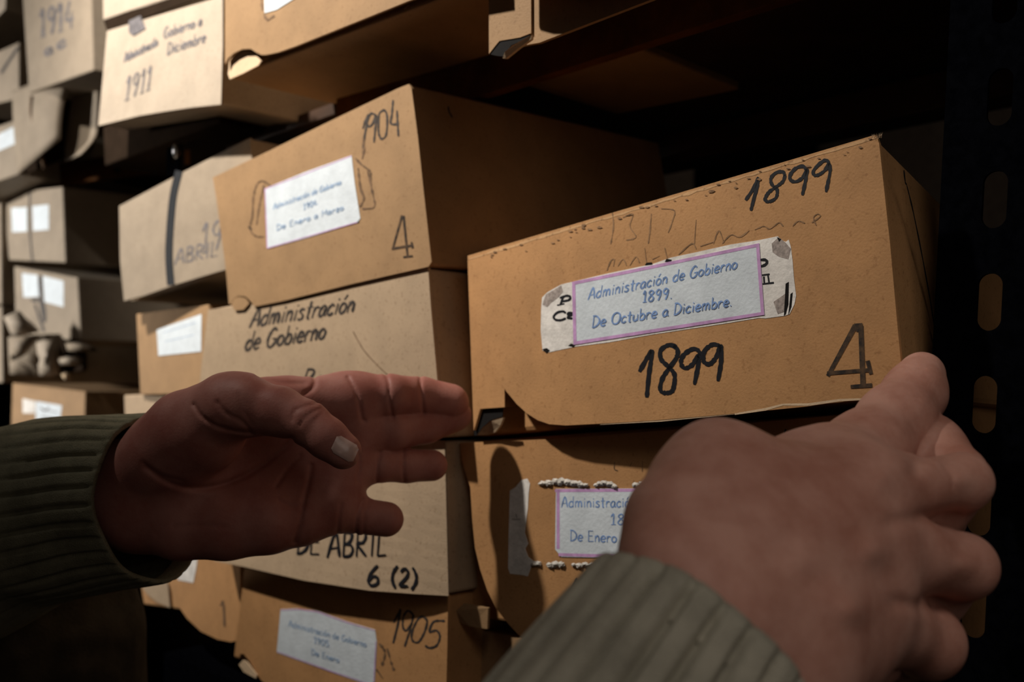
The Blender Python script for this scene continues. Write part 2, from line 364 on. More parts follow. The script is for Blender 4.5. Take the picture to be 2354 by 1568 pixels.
label_plate('label_grime', fl, [(1247,700),(1254,678),(1270,668),(1290,656),(1294,670),(1285,682),(1266,697),(1258,706)], 'stain', B1.o, .0009, .0001)
label_plate('label_grime', fl, [(1774,560),(1790,545),(1806,558),(1818,572),(1812,596),(1790,590),(1776,580)], 'stain', B1.o, .0009, .0001)
label_plate('label_grime', fl, [(1778,694),(1810,672),(1808,715),(1788,722)], 'stain', B1.o, .0009, .0001)
for q in ([(1246,803),(1256,812),(1264,806),(1257,800)], [(1306,795),(1318,798),(1324,792),(1312,790)], [(1528,602),(1542,604),(1544,597),(1532,595)], [(1482,610),(1500,608),(1498,603),(1486,604)], [(1806,652),(1813,648),(1812,700),(1806,722),(1802,726)], [(1817,676),(1822,672),(1819,705),(1812,724)], [(1786,545),(1796,550),(1791,556)]):
    label_plate('tear', fl, q, 'hole', B1.o, .0011, .0001)
Q = [(1315,648),(1745,559),(1757,724),(1318,793)]
label_plate('label', fl, Q, 'paper', B1.o, .0014, .0004, 'white printed label with a lilac border')
frame_strip('label_border', fl, Q, 7.5, 'pink', B1.o, .0017)
strokes('label_print', fl, text(fl, 'Administración de Gobierno', 1352, 689, 1694, 617, 26, (.06, -1), .10, acc=(12,))
        + text(fl, '1899.', 1477, 695, 1545, 686, 25, (.06, -1), .0) + text(fl, 'De Octubre a Diciembre.', 1361, 753, 1682, 703, 26, (.06, -1), .05), 3.6, 'blueprint', B1.o, .0018, .05)
# print left showing of the old label: "P." "Ca" and letter ends on the right
strokes('old_print', fl, [sc(s, 5.6, 1200, 540) for s in ([(455,906),(540,888)], [(496,897),(512,850),(528,800)], [(490,812),(528,798),(575,784),(612,792),(622,815),(600,840),(560,850),(520,856)],
    [(645,1005),(600,1005),(590,1025),(645,1030)], [(640,1035),(600,1048),(592,1070),(645,1076)], [(560,1005),(525,985),(455,1000),(408,1050),(430,1092),(500,1098),(560,1075)])], 5.4, 'ink', B1.o, .0010, .12, 5)
strokes('old_print', fl, [sc(s, 5.228, 1540, 520) for s in ([(1092,405),(1145,405),(1166,430),(1148,462),(1098,484)],)], 6.5, 'ink', B1.o, .0010, .12, 5)
strokes('old_print', fl, [sc(s, 5.228, 1540, 520) for s in ([(1112,588),(1192,578)], [(1176,575),(1192,685)], [(1120,694),(1242,680)], [(1128,610),(1134,694)])], 6.5, 'ink', B1.o, .0010, .12, 1, False)
strokes('marker_year', fl, [sc(s, 1.99, 1350, 780) for s in ([(240,145),(262,105),(293,52),(292,90),(282,160),(272,262)],
    [(406,34),(372,26),(336,50),(338,92),(374,128),(398,160),(397,208),(384,240),(348,244),(333,226),(344,178),(374,132),(408,84),(413,50),(398,32)],
    [(518,70),(506,50),(480,45),(440,72),(428,108),(446,132),(480,116),(510,74),(506,125),(490,205)],
    [(608,30),(572,24),(536,54),(532,100),(560,113),(590,80),(610,30),(612,100),(598,188)])], 10, 'ink', B1.o, .0007, .22, 6, label='1899 in thick black marker')
strokes('marker_year', fl, [sc(s, 4.059, 1380, 350) for s in ([(1358,442),(1420,350),(1476,240),(1460,330),(1435,420),(1405,540)],
    [(1722,215),(1700,182),(1640,190),(1592,240),(1600,300),(1648,350),(1640,420),(1592,455),(1548,458),(1538,430),(1572,372),(1640,322),(1702,272),(1722,215)],
    [(1925,172),(1892,130),(1822,150),(1772,210),(1776,260),(1830,272),(1892,230),(1928,162),(1915,260),(1885,395)],
    [(2138,115),(2105,72),(2042,110),(1990,170),(1990,208),(2030,212),(2092,170),(2132,110),(2142,180),(2128,260),(2106,365)])], 7.5, 'ink', B1.o, .0007, .22, 6)
strokes('stamped_number', fl, [[(1966,752),(1908,856)], [(1964,750),(1904,862)], [(1904,858),(1996,851)], [(1978,748),(1985,886)], [(1972,748),(1972,760)], [(1958,889),(2002,886)], [(1995,832),(2002,858)], [(1966,748),(1980,747)]], 15, 'stamp', B1.o, .0008, .1, 2, False, 'faded stamped number 4')
strokes('stamped_stem', fl, [[(1979,752),(1984,885)]], 20, 'stamp', B1.o, .0007, .05, 2, False)
# faint handwriting under the worn surface
fa = [[(1408,490),(1410,520),(1404,560)], [(1432,500),(1455,492),(1448,520),(1462,545),(1440,552)], [(1497,492),(1494,530),(1490,560)], [(1520,480),(1550,484),(1545,510),(1536,535)],
      [(1600,505),(1596,560)], [(1660,560),(1680,540),(1700,545),(1722,530)], [(1640,560),(1652,530),(1662,552)], [(1735,528),(1755,520),(1770,526),(1790,512),(1800,520)], [(1822,520),(1835,508),(1850,513)], [(1866,512),(1885,498),(1880,492),(1870,500),(1876,518)],
      [(1395,622),(1404,600),(1412,596),(1410,612)], [(1420,612),(1432,596),(1440,610)], [(1448,610),(1462,590),(1470,604)], [(1482,570),(1486,604)], [(1500,596),(1516,588)], [(1528,570),(1534,596)], [(1560,585),(1590,560),(1600,572)], [(1610,566),(1640,556)]]
strokes('faint_handwriting', fl, fa, 2.6, 'ghost', B1.o, .0005, .5, 5)
# scuffed rim along the torn bottom edge; upper fold paled by wear and painted light
bm = bmesh.new(); ribbon(bm, fl, [(1078+i*18.7, 595-.2975*(i*18.7)+random.uniform(-1.2,1.2)) for i in range(51)], 5, .0004, .7); obj('worn_lit_fold', bm, 'worn', B1.o)
bm = bmesh.new(); ribbon(bm, fl, [(1690,952),(1760,941),(1800,930),(1860,930),(1930,920),(1998,917)], 4.5, .0004, .6); ribbon(bm, fl, [(1380,976),(1520,968),(1690,952)], 1.8, .0004, .4)
obj('torn_rim', bm, 'tornedge', B1.o)
bm = bmesh.new()
for i in range(46):
    t = random.random()**.9; x = 1080+t*930; y = 592-.3*(x-1075)+random.uniform(3, 26); r = random.uniform(1.2, 3.4)
    bm.faces.new([bm.verts.new(fl.hit(x+r*2.0*math.cos(a)*random.uniform(.6,1.3), y+r*.8*math.sin(a)*random.uniform(.6,1.3)-.0, .0004)) for a in [k*math.pi/4 for k in range(8)]])
obj('scuff', bm, 'ghost', B1.o, kind='stuff')
# frayed corner
bm = bmesh.new()
for i in range(26):
    a = fl.hit(2012+random.uniform(-10, 16), 314+random.uniform(-3, 6), .001); d = Vector((random.uniform(-.5,1), random.uniform(-.5,.4), random.uniform(.2,1))).normalized()*random.uniform(.001, .0028)
    s_ = Vector((.0003, 0, 0)); bm.faces.new([bm.verts.new(a), bm.verts.new(a+s_), bm.verts.new(a+d)])
obj('frayed_corner', bm, 'tornedge', B1.o, kind='stuff')
# body front strip left of the flap with its open corner
bp = B1.pl
strokes('pencil_mark', bp, [[(1083,808),(1092,815),(1104,832),(1110,845),(1100,848)]], 4, 'inkgrey', B1.o, .001)
label_plate('corner_opening', bp, [(1089,990),(1104,940),(1157,937),(1155,958),(1128,966),(1108,984),(1096,1001),(1089,1002)], 'hole', B1.o, .0008, .0003)
bm = bmesh.new(); sheet(bm, [bp.hit(1096,1001,.004), bp.hit(1110,984,.006), bp.hit(1130,968,.008), bp.hit(1157,960,.009), bp.hit(1150,978,.007), bp.hit(1138,994,.004), bp.hit(1120,1000,.002)], Vector((.0012,.0012,0)))
obj('torn_tab', bm, 'tornedge', B1.o)
label_plate('front_strip', bp, [(1075,600),(1158,575),(1160,936),(1104,940),(1089,990)], 'kraft', B1.o, .0022, .010)
# slit along the right side wall of the lid
n_s = -Vector(B1.back).normalized(); sd = Plane(B1.pl.hit(2045, 600), Vector((n_s.y, -n_s.x, 0))*-1)
if sd.n.dot(CAMP-sd.p) < 0: sd.n = -sd.n
strokes('lid_slit', sd, [[(2078,392),(2081,418),(2084,424)], [(2084,424),(2100,490),(2122,600),(2140,700),(2153,782)], [(2153,782),(2190,784)]], 3.0, 'hole', B1.o, .0006, .3, 4)

# ---- second box down, left label with torn paper
B2 = Box('brown archive box under the 1899 box, pink-edged label among torn white paper scraps', [(1043,1018),(2110,938),(2112,1556),(1032,1412)], .611, .417, .26, 'kraft3', G_B, recess=.008)
label_plate('front_strip', B2.pl, [(1043,1018),(1059,1017),(1056,1200),(1052,1396),(1033,1400),(1038,1200)], 'kraft3', B2.o, .0022, .009)
fp2 = B2.flap([(1058,1018),(1300,1008),(1700,975),(2108,938),(2110,1250),(2110,1546),(1900,1560),(1600,1580),(1420,1560),(1310,1530),(1240,1500),(1200,1468),(1170,1436),(1141,1400),(1120,1357),(1104,1310),(1092,1260),(1086,1200),(1081,1120),(1062,1060)], .005, .02)
Q = [(1278,1124),(1640,1122),(1640,1290),(1300,1281),(1276,1263)]
label_plate('label', fp2, [(1278,1124),(1640,1122),(1640,1290),(1420,1283),(1290,1280),(1276,1263)], 'paper', B2.o, .0016, .0004, 'white printed label with a pink border')
bm = bmesh.new(); ribbon(bm, fp2, [(1283,1260),(1283,1128)], 7, .0019, 0, False); ribbon(bm, fp2, [(1278,1128),(1640,1126)], 7, .0019, 0, False); ribbon(bm, fp2, [(1286,1275),(1420,1279),(1640,1286)], 7, .0019, 0, False)
obj('label_border', bm, 'pink', B2.o)
strokes('label_print', fp2, text(fp2, 'Administración', 1291, 1166, 1462, 1166, 24, (0,-1), .0, acc=(12,)) + text(fp2, '18', 1404, 1206, 1437, 1206, 24) + text(fp2, 'De Enero', 1311, 1243, 1418, 1247, 24), 3.2, 'blueprint', B2.o, .0019, .05)
label_plate('torn_paper_strip', fp2, [(1172,1128),(1185,1120),(1198,1104),(1212,1100),(1218,1112),(1215,1135),(1213,1170),(1209,1200),(1206,1225),(1214,1250),(1207,1262),(1214,1280),(1226,1290),(1244,1292),(1242,1300),(1222,1300),(1213,1325),(1200,1322),(1172,1319),(1168,1306),(1169,1240)], 'oldpaper', B2.o, .0008, .0005)
rr = random.Random(3)
def blob(pl, pts, parent, m='fluff', name='paper_scrap'):
    bm = bmesh.new(); out = []
    for (x, y, r) in pts:
        for _ in range(3):
            cx, cy = x+rr.uniform(-r, r)*.4, y+rr.uniform(-r, r)*.3; n = 9
            vs = [bm.verts.new(pl.hit(cx+r*rr.uniform(.6,1)*math.cos(a*2*math.pi/n), cy+r*.8*rr.uniform(.6,1)*math.sin(a*2*math.pi/n), .0008)) for a in range(n)]
            c = bm.verts.new(pl.hit(cx, cy, .0022))
            for i in range(n): bm.faces.new((vs[i], vs[(i+1) % n], c))
    return obj(name, bm, m, parent)
blob(fp2, [(1246,1112,8),(1258,1110,10),(1274,1108,10),(1290,1107,11),(1306,1108,11),(1320,1111,11),(1334,1112,10),(1346,1114,7)], B2.o)
blob(fp2, [(1370,1116,6),(1378,1112,9),(1390,1112,9),(1402,1114,10),(1412,1118,8)], B2.o)
blob(fp2, [(1462,1116,9),(1474,1112,7)], B2.o)
blob(fp2, [(1264,1300,8),(1278,1300,11),(1290,1298,9)], B2.o); blob(fp2, [(1236,1296,8),(1226,1298,6)], B2.o)
blob(fp2, [(1318,1298,6),(1332,1300,9),(1346,1300,9),(1360,1298,6)], B2.o); blob(fp2, [(1376,1294,5),(1392,1292,8)], B2.o)
strokes('marker_mark', fp2, [[(1326,1330),(1318,1350),(1308,1378)], [(1326,1330),(1329,1346),(1331,1352)]], 5, 'ink', B2.o, .0008)
strokes('small_print', fp2, [[(1178,1194),(1196,1194)], [(1186,1182),(1188,1190)]], 2, 'inkgrey', B2.o, .0012)
strokes('marker_mark', fp2, [[(1806,988),(1800,1006)], [(1818,1004),(1826,990),(1838,988),(1846,998)]], 6, 'ink', B2.o, .0008)
strokes('pencil_mark', fp2, [[(1413,1062),(1412,1078),(1420,1082)], [(1452,1064),(1448,1072)], [(1477,1060),(1476,1084)]], 1.8, 'inkfaint', B2.o, .0008)
bp = B2.pl
label_plate('corner_opening', bp, [(1033,1392),(1040,1382),(1062,1388),(1050,1400),(1046,1428),(1036,1412)], 'hole', B2.o, .0012, .0003)
bm = bmesh.new(); sheet(bm, [bp.hit(1046,1428,.003), bp.hit(1048,1404,.006), bp.hit(1066,1388,.005), bp.hit(1122,1398,.003), bp.hit(1120,1446,.002), bp.hit(1080,1440,.003)], Vector((.0012,.0012,0)))
obj('torn_tab', bm, 'kraft2', B2.o)

B3 = Box('plain brown archive box at the bottom of the right stack, beside the 1905 box', [(1036,1440),(2060,1584),(2040,2080),(1030,1720)], .632, .425, .26, 'kraft2', G_B)

# ================================================================== A: middle stack
A1 = Box('brown archive box marked 1904 on top of the middle stack, crooked white label', [(489,410),(942,194),(992,612),(528,702)], toward_s(509,.552), toward_s(966,.552), .27, 'kraft2', G_A, lift=.012)
fa1 = A1.flap([(489,408),(620,346),(780,268),(915,203),(940,193),(946,203),(960,310),(975,450),(992,602),(985,613),(900,632),(800,655),(715,676),(650,692),(610,700),(585,705),(578,695),(565,682),(548,680),(536,688),(532,698),(526,699),(521,640),(510,540),(498,460)], .003, .0)
Q = [(608,434),(808,357),(828,502),(614,572)]
label_plate('label', fa1, [(608,434),(700,396),(808,357),(815,420),(828,502),(820,512),(700,548),(614,572)], 'paper', A1.o, .0012, .0005, 'white label tilted upwards')
bm = bmesh.new(); ribbon(bm, fa1, [(609,434),(614,570)], 3, .0016); ribbon(bm, fa1, [(609,435),(807,359)], 3, .0016); ribbon(bm, fa1, [(616,570),(820,511)], 3, .0016)
obj('label_border', bm, 'pink', A1.o)
strokes('label_print', fa1, text(fa1, 'Administración de Gobierno', 628, 482, 784, 424, 13, (.03,-1), .1) + text(fa1, '1904.', 698, 482, 732, 470, 13) + text(fa1, 'De Enero a Marzo', 636, 530, 790, 482, 13), 2.4, 'paleprint', A1.o, .0016, .1)
strokes('marker_year', fa1, [sc(s, 2.613, 450, 150) for s in ([(1003,380),(1020,330),(1038,300),(1018,400),(1003,500)], [(1080,300),(1052,290),(1030,335),(1036,368),(1062,352),(1082,300),(1078,380),(1070,462)],
    [(1132,268),(1102,290),(1096,360),(1100,415),(1116,442),(1142,420),(1150,340),(1144,285),(1124,265)], [(1185,208),(1178,290),(1172,350),(1218,352)], [(1208,272),(1212,350),(1217,425)])], 4.6, 'inkgrey', A1.o, .0007, .3, 6)
strokes('stamped_number', fa1, [sc(s, 2.613, 450, 150) for s in ([(1238,905),(1182,1105)], [(1182,1102),(1300,1082)], [(1248,908),(1272,1150)], [(1250,1152),(1300,1146)], [(1296,1065),(1302,1095)])], 8, 'stamp', A1.o, .0008, .15, 2, False)
strokes('glue_stain', fa1, [sc(s, 2.613, 450, 150) for s in ([(450,725),(400,695),(365,720),(345,800),(340,900),(325,975),(340,1010),(370,1030),(408,1030)], [(410,720),(395,780),(380,850),(365,960)])], 3.4, 'inkfaint', A1.o, .0008, .6)
strokes('glue_stain', fa1, [sc(s, 2.613, 450, 150) for s in ([(960,560),(1000,600),(1050,640),(1045,700)], [(1030,620),(1060,760),(1072,850),(1000,862)], [(975,620),(990,740),(1010,800),(985,850)], [(1000,560),(1010,500),(1005,430)])], 4, 'inkfaint', A1.o, .0008, .7)
for sp in ([(572,522),(577,527)], [(819,508),(824,511)]): strokes('glue_spot', fa1, [sp], 8, 'inkgrey', A1.o, .0008)
label_plate('torn_tab', A1.pl, [(532,700),(537,688),(548,682),(562,685),(572,698),(560,712),(540,714)], 'kraft2', A1.o, .003, .001)
sA1 = Plane(A1.pl.hit(966, 400), Vector((-A1.back.y, A1.back.x, 0)))
if sA1.n.dot(CAMP-sA1.p) < 0: sA1.n = -sA1.n
strokes('pencil_mark', sA1, [[(1030,245),(1033,258),(1040,270)]], 4, 'inkgrey', A1.o, .002)

A2 = Box('pale cream box lettered Administración de Gobierno, directly under the 1904 box', [(478,712),(986,617),(1020,1006),(450,1002)], toward_s(465,.549), toward_s(1003,.549), .27, 'palecard', G_A)
fa2 = A2.flap([(478,712),(560,703),(700,687),(760,668),(880,641),(984,615),(990,700),(1004,860),(1018,1000),(760,1003),(450,1000),(462,850)], .003, .0, None)
strokes('marker_lettering', fa2, text(fa2, 'Administración', 574, 752, 812, 716, 42, (.05,-1), .35, acc=(12,)) + text(fa2, 'de Gobierno', 562, 806, 746, 778, 42, (.05,-1), .3) + text(fa2, 'Enero a Re', 512, 908, 740, 890, 44, (.05,-1), .3), 5.4, 'inkgrey', A2.o, .0007, .3)
strokes('pencil_mark', fa2, [[(812,762),(820,778),(840,810),(880,852),(905,872)]], 2.2, 'inkfaint', A2.o, .0007)
A3 = Box('cream box marked ABRIL 6 (2), its bowed flap sticking out over the 1905 box', [(470,1012),(1024,1014),(1032,1366),(548,1304)], toward_s(490,.552), toward_s(1028,.552), .27, 'palecard', G_A)
# bowed flap: curls outwards towards its lower left
bm = bmesh.new(); top = [(462,1012),(560,1012),(700,1012),(850,1012),(960,1013),(1022,1014)]; bot = [(492,1290),(560,1303),(700,1335),(850,1358),(960,1366),(1031,1370)]
outw = [.013,.014,.014,.011,.006,.002]
def bow_grid(back):
    g = []
    for j in range(13):
        v = j/12; g.append([bm.verts.new(A3.pl.hit(top[i][0]*(1-v)+bot[i][0]*v, top[i][1]*(1-v)+bot[i][1]*v, .003+outw[i]*v**1.6-back)) for i in range(6)])
    return g
g1, g2 = bow_grid(0), bow_grid(.0018)
for g in (g1, g2):
    for j in range(12):
        for i in range(5): bm.faces.new((g[j][i], g[j][i+1], g[j+1][i+1], g[j+1][i]))
rim = [(0, i) for i in range(6)]+[(j, 5) for j in range(1, 13)]+[(12, i) for i in range(4, -1, -1)]+[(j, 0) for j in range(11, 0, -1)]
for k in range(len(rim)):
    a, b = rim[k], rim[(k+1) % len(rim)]; bm.faces.new((g1[a[0]][a[1]], g1[b[0]][b[1]], g2[b[0]][b[1]], g2[a[0]][a[1]]))
bmesh.ops.recalc_face_normals(bm, faces=bm.faces)
obj('lid_flap', bm, 'palecard', A3.o, smooth=False)
class Bow:
    "writes on the bowed flap"
    def hit(s, px, py, off=0):
        u = np.interp(px, [492,560,700,850,960,1031], range(6)); i = min(int(u), 4); t = u-i
        yb = bot[i][1]*(1-t)+bot[i+1][1]*t; v = max(0, (py-1012)/(yb-1012)); o = outw[i]*(1-t)+outw[i+1]*t
        return A3.pl.hit(px, py, .0034+off+o*v**1.6)
strokes('marker_lettering', Bow(), text(None, 'DE', 682, 1272, 735, 1275, 54, (.02,-1), .05) + text(None, 'ABRIL', 752, 1280, 888, 1277, 56, (.02,-1), .05) + text(None, '6', 843, 1346, 872, 1346, 46, (.03,-1), .05)
        + text(None, '(2)', 898, 1344, 956, 1350, 40, (.03,-1), .05), 6.4, 'ink', A3.o, .0004, .2)
A4 = Box('orange-brown archive box marked 1905 at the bottom of the middle stack', [(560,1306),(1032,1368),(1026,1640),(536,1512)], toward_s(548,.552), toward_s(1030,.552), .27, 'kraft', G_A)
fa4 = A4.flap([(561,1306),(800,1340),(1030,1368),(1028,1500),(1024,1650),(800,1640),(660,1610),(620,1580),(598,1562),(585,1540),(572,1518),(560,1503),(543,1505)], .003, 0)
label_plate('label', fa4, [(645,1401),(680,1399),(730,1405),(800,1430),(862,1448),(866,1475),(864,1520),(861,1568),(845,1574),(760,1545),(636,1500)], 'paper', A4.o, .0010, .0005, 'white label slanting downwards')
bm = bmesh.new(); ribbon(bm, fa4, [(645,1403),(690,1401),(730,1407),(800,1432),(862,1450)], 2.5, .0014); ribbon(bm, fa4, [(864,1475),(862,1520),(859,1568)], 2.5, .0014); ribbon(bm, fa4, [(637,1498),(760,1543),(845,1571)], 2.5, .0014)
obj('label_border', bm, 'pink', A4.o)
strokes('label_print', fa4, text(None, 'Administración de Gobierno', 664, 1440, 842, 1488, 14, (0,-1)) + text(None, '1905.', 722, 1478, 760, 1489, 14) + text(None, 'De Enero', 716, 1505, 780, 1524, 13), 2.4, 'paleprint', A4.o, .0014, .1)
strokes('marker_year', fa4, [sc(s, 2.769, 400, 1200) for s in ([(1398,640),(1425,590),(1442,560),(1425,650),(1395,770)], [(1522,590),(1490,565),(1462,600),(1455,660),(1475,692),(1510,650),(1525,590),(1500,690),(1468,792)],
    [(1580,600),(1550,622),(1514,700),(1518,755),(1556,764),(1594,700),(1610,630),(1580,600)], [(1722,630),(1652,635),(1626,700),(1668,690),(1692,728),(1672,785),(1628,802),(1600,788)])], 4.8, 'inkgrey', A4.o, .0007, .3, 6)
strokes('glue_stain', fa4, [[(872,1480),(885,1500),(878,1530)], [(890,1490),(898,1520),(905,1540)], [(866,1540),(880,1560)]], 5, 'inkfaint', A4.o, .0007, .8)
label_plate('torn_tab', A4.pl, [(549,1528),(558,1518),(566,1521),(590,1552),(588,1560),(560,1545)], 'tornedge', A4.o, .006, .001)

# ================================================================== Z: stack behind the left hand
Z1 = Box('grey archive box tied with a black strap, left of the 1904 box', [(274,474),(575,318),(600,602),(284,690)], .99, .80, .27, 'greycard', G_Z)
f = Z1.flap([(274,474),(420,396),(575,317),(600,598),(500,625),(400,655),(330,680),(285,692),(276,600)], .003, .03)
bm = bmesh.new()
gr = smooth([(410,398),(398,450),(391,520),(388,590),(392,650)], 4)
ribbon(bm, f, gr, 17, .0015, .02, False); obj('strap', bm, 'cord', Z1.o, 'black strap around the box')
strokes('marker_lettering', f, text(None, 'ABRIL', 402, 608, 500, 588, 34, (0,-1), .1) + text(None, '19', 462, 582, 510, 572, 66, (0,-1), .1), 4.2, 'inkblur', Z1.o, .0007, .3)
label_plate('torn_tab', Z1.pl, [(286,680),(325,672),(330,682),(305,692),(290,690)], 'tornedge', Z1.o, .004, .001)
Z2 = Box('tan archive box with a white label, left of the cream lettered box', [(313,722),(478,700),(500,905),(322,908)], 1.0, .86, .27, 'kraft2', G_Z, bev=.001)
label_plate('label', Z2.pl, [(360,758),(463,722),(462,808),(364,818)], 'paper', Z2.o, .0016, .0006)
strokes('label_print', Z2.pl, [[(375,765),(450,742)], [(380,785),(445,770)]], 2, 'paleprint', Z2.o, .002, .3)
Z3 = Box('light tan archive box mostly hidden behind the left wrist', [(284,908),(520,898),(540,1220),(296,1230)], 1.02, .86, .27, 'palecard', G_Z)
Z4 = Box('brown box with round-cornered flap under the left cuff, left of the 1905 box', [(306,1240),(552,1232),(552,1420),(330,1390)], .98, .80, .25, 'kraft', G_Z)
f = Z4.flap([(388,1240),(552,1236),(552,1472),(530,1476),(500,1470),(462,1452),(430,1422),(402,1382),(388,1340),(382,1290)], .005, .03)
label_plate('label', f, [(392,1250),(456,1262),(452,1300),(444,1340),(410,1334),(400,1320)], 'oldpaper', Z4.o, .0015, .0006)
strokes('marker_mark', f, [[(510,1382),(514,1395),(516,1440)], [(506,1392),(514,1382)]], 5, 'inkfaint', Z4.o, .001)
label_plate('front_strip', Z4.pl, [(306,1334),(318,1338),(338,1366),(360,1384),(390,1397),(385,1340),(380,1332)], 'palecard', Z4.o, .003, .001)

# ================================================================== Y: far left bay
def bay(label, quad, Zl, Zr, D=.3, m='greycard', name='archive_box'):
    return Box(label, quad, Zl, Zr, D, m, G_Y, perp=-.30, name=name)
Y1 = bay('small grey box with two white labels split by string, under the far left beam', [(8,444),(143,429),(150,604),(20,598)], 1.53, 1.42, .3)
for q in ([(26,478),(62,476),(62,532),(28,534)], [(74,474),(112,470),(112,528),(76,531)]): label_plate('label', Y1.pl, q, 'paper', Y1.o, .001, .0006)
strokes('string', Y1.pl, [[(68,436),(68,520),(74,600)]], 4, 'inkgrey', Y1.o, .002)
Y2 = bay('second grey box down the far left bay, two white labels and a string bow', [(32,612),(178,638),(186,782),(36,790)], 1.50, 1.40, .3)
for q in ([(50,628),(86,632),(90,682),(54,684)], [(98,634),(146,646),(146,706),(102,694)]): label_plate('label', Y2.pl, q, 'paper', Y2.o, .001, .0006)
strokes('string', Y2.pl, [[(92,634),(95,690),(100,730)], [(72,690),(96,694),(102,740)], [(80,700),(100,760)]], 9, 'inkgrey', Y2.o, .002)
Y4 = bay('tan box with a white printed label at the bottom of the far left bay', [(28,880),(196,900),(192,1090),(22,1080)], 1.48, 1.38, .3, 'kraft2')
label_plate('label', Y4.pl, [(82,922),(142,932),(136,984),(82,980)], 'paper', Y4.o, .0012, .0006)
label_plate('label', Y4.pl, [(52,916),(80,922),(80,950),(52,950)], 'oldpaper', Y4.o, .0012, .0006)
strokes('label_print', Y4.pl, [[(94,938),(104,944),(112,938)], [(112,944),(132,948)], [(96,958),(128,962)]], 5, 'inkblur', Y4.o, .0020, .4)
# crumpled wrapped bundle
by = thing('paper_bundle', 'crumpled grey paper bundle with torn open wrapping, between two boxes of the far left bay', 'bundle', U(110, 850, 1.45), G_Y)
yp = Y2.pl
def crumple(pts, Z0, parent, m, name, n=7, amp=.006, dz=.0, seed=1):
    "creased sheet spanning 4 pixel corners"
    r = random.Random(seed); bm = bmesh.new(); g = []
    for j in range(n):
        row = []
        for i in range(n):
            u, v = i/(n-1), j/(n-1)
            x = (pts[0][0]*(1-u)+pts[1][0]*u)*(1-v)+(pts[3][0]*(1-u)+pts[2][0]*u)*v; y = (pts[0][1]*(1-u)+pts[1][1]*u)*(1-v)+(pts[3][1]*(1-u)+pts[2][1]*u)*v
            row.append(bm.verts.new(U(x+r.uniform(-3,3)*(0<i<n-1), y+r.uniform(-3,3)*(0<j<n-1), Z0+dz*(u-.5)+r.uniform(-amp, amp)-.02*math.sin(math.pi*u)*math.sin(math.pi*v))))
        g.append(row)
    for j in range(n-1):
        for i in range(n-1): bm.faces.new((g[j][i], g[j][i+1], g[j+1][i+1], g[j+1][i]))
    bmesh.ops.recalc_face_normals(bm, faces=bm.faces); bmesh.ops.solidify(bm, geom=bm.faces[:], thickness=.0015)
    return obj(name, bm, m, parent, smooth=True)
crumple([(20,775),(120,768),(140,866),(24,860)], 1.42, by, 'greycard', 'wrapping', seed=4)
crumple([(84,772),(140,768),(134,862),(92,862)], 1.40, by, 'creamcard', 'wrapping', seed=5, amp=.003)
crumple([(10,730),(44,716),(90,762),(32,776)], 1.38, by, 'creamcard', 'torn_flap', n=4, amp=.006, seed=6)
crumple([(32,776),(96,770),(60,812),(24,830)], 1.37, by, 'greycard', 'torn_flap', n=4, amp=.006, seed=8)
obj('papers', hexa([U(138,775,1.42),U(190,800,1.38),U(190,852,1.38),U(138,862,1.42)], [U(140,775,1.6),U(200,800,1.6),U(200,852,1.6),U(140,862,1.6)], .002), 'nearblack', by)
crumple([(136,824),(178,820),(192,836),(140,838)], 1.37, by, 'creamcard', 'loose_sheet', n=4, amp=.003, seed=9)
crumple([(150,790),(190,790),(225,806),(160,806)], 1.36, by, 'greycard', 'loose_sheet', n=4, amp=.003, seed=10)
crumple([(142,862),(160,858),(165,870),(150,872)], 1.37, by, 'tornedge', 'loose_sheet', n=3, amp=.002, seed=11)
Y0 = bay('sliver of a greenish grey box at the very left edge of the photograph', [(-120,448),(1,452),(3,700),(-110,700)], 1.62, 1.52, .25)
Y5 = bay('pale box edge at the far left edge, lower of the two slivers', [(-120,706),(4,704),(6,880),(-110,880)], 1.60, 1.52, .25)
structure('wall_left', slab2(.9, .95, -3, .8, -1.4, 1.6), 'wall', 'dark wall at the far left')

# ================================================================== T: upper shelf
T3 = Box('large tan archive box overhanging the upper shelf above the 1904 box', [(517,-260),(1104,-418),(1104,-36),(524,180)], toward_s(520,.530), toward_s(1120,.530), .27, 'kraft2', G_T)
f = T3.flap([(517,-250),(1120,-420),(1120,-50),(1040,-30),(942,1),(850,38),(750,78),(680,106),(640,120),(612,126),(600,126),(590,121),(576,112),(556,113),(538,122),(524,134),(517,148)], .005, .02)
label_plate('label', f, [(607,-60),(760,-110),(770,-60),(668,2),(636,22),(608,30)], 'paper', T3.o, .0014, .0006)
strokes('glue_stain', f, [[(600,-20),(602,10),(603,22)], [(607,32),(614,46),(630,36)]], 5, 'inkfaint', T3.o, .0008, .5)
label_plate('torn_tab', T3.pl, [(524,170),(528,140),(540,124),(560,116),(580,120),(592,130),(600,140),(594,150),(560,168),(528,182)], 'tornedge', T3.o, .004, .001)
strokes('pencil_mark', T3.pl, [[(930,20),(940,12)]], 5, 'tornedge', T3.o, .002)
T4 = Box('brown archive box with a torn open lower corner, rightmost on the upper shelf', [(1122,-560),(1640,-760),(1640,-304),(1126,-74)], toward_s(1124,.540), toward_s(1640,.540), .26, 'kraft2', G_T)
label_plate('front_panel', T4.pl, [(1122,-540),(1640,-740),(1640,-52),(1500,-2),(1240,98),(1160,112),(1126,118)], 'kraft2', T4.o, .0030, .0022, 'front panel hanging over the shelf edge')
T4.flap([(1170,-550),(1640,-735),(1640,-60),(1500,-12),(1300,-5),(1200,-5),(1172,-12)], .017, 0)
tp = T4.pl
label_plate('front_strip', tp, [(1122,-540),(1219,-575),(1221,76),(1195,86),(1148,94),(1138,106),(1124,124)], 'kraft2', T4.o, .0045, .0016)
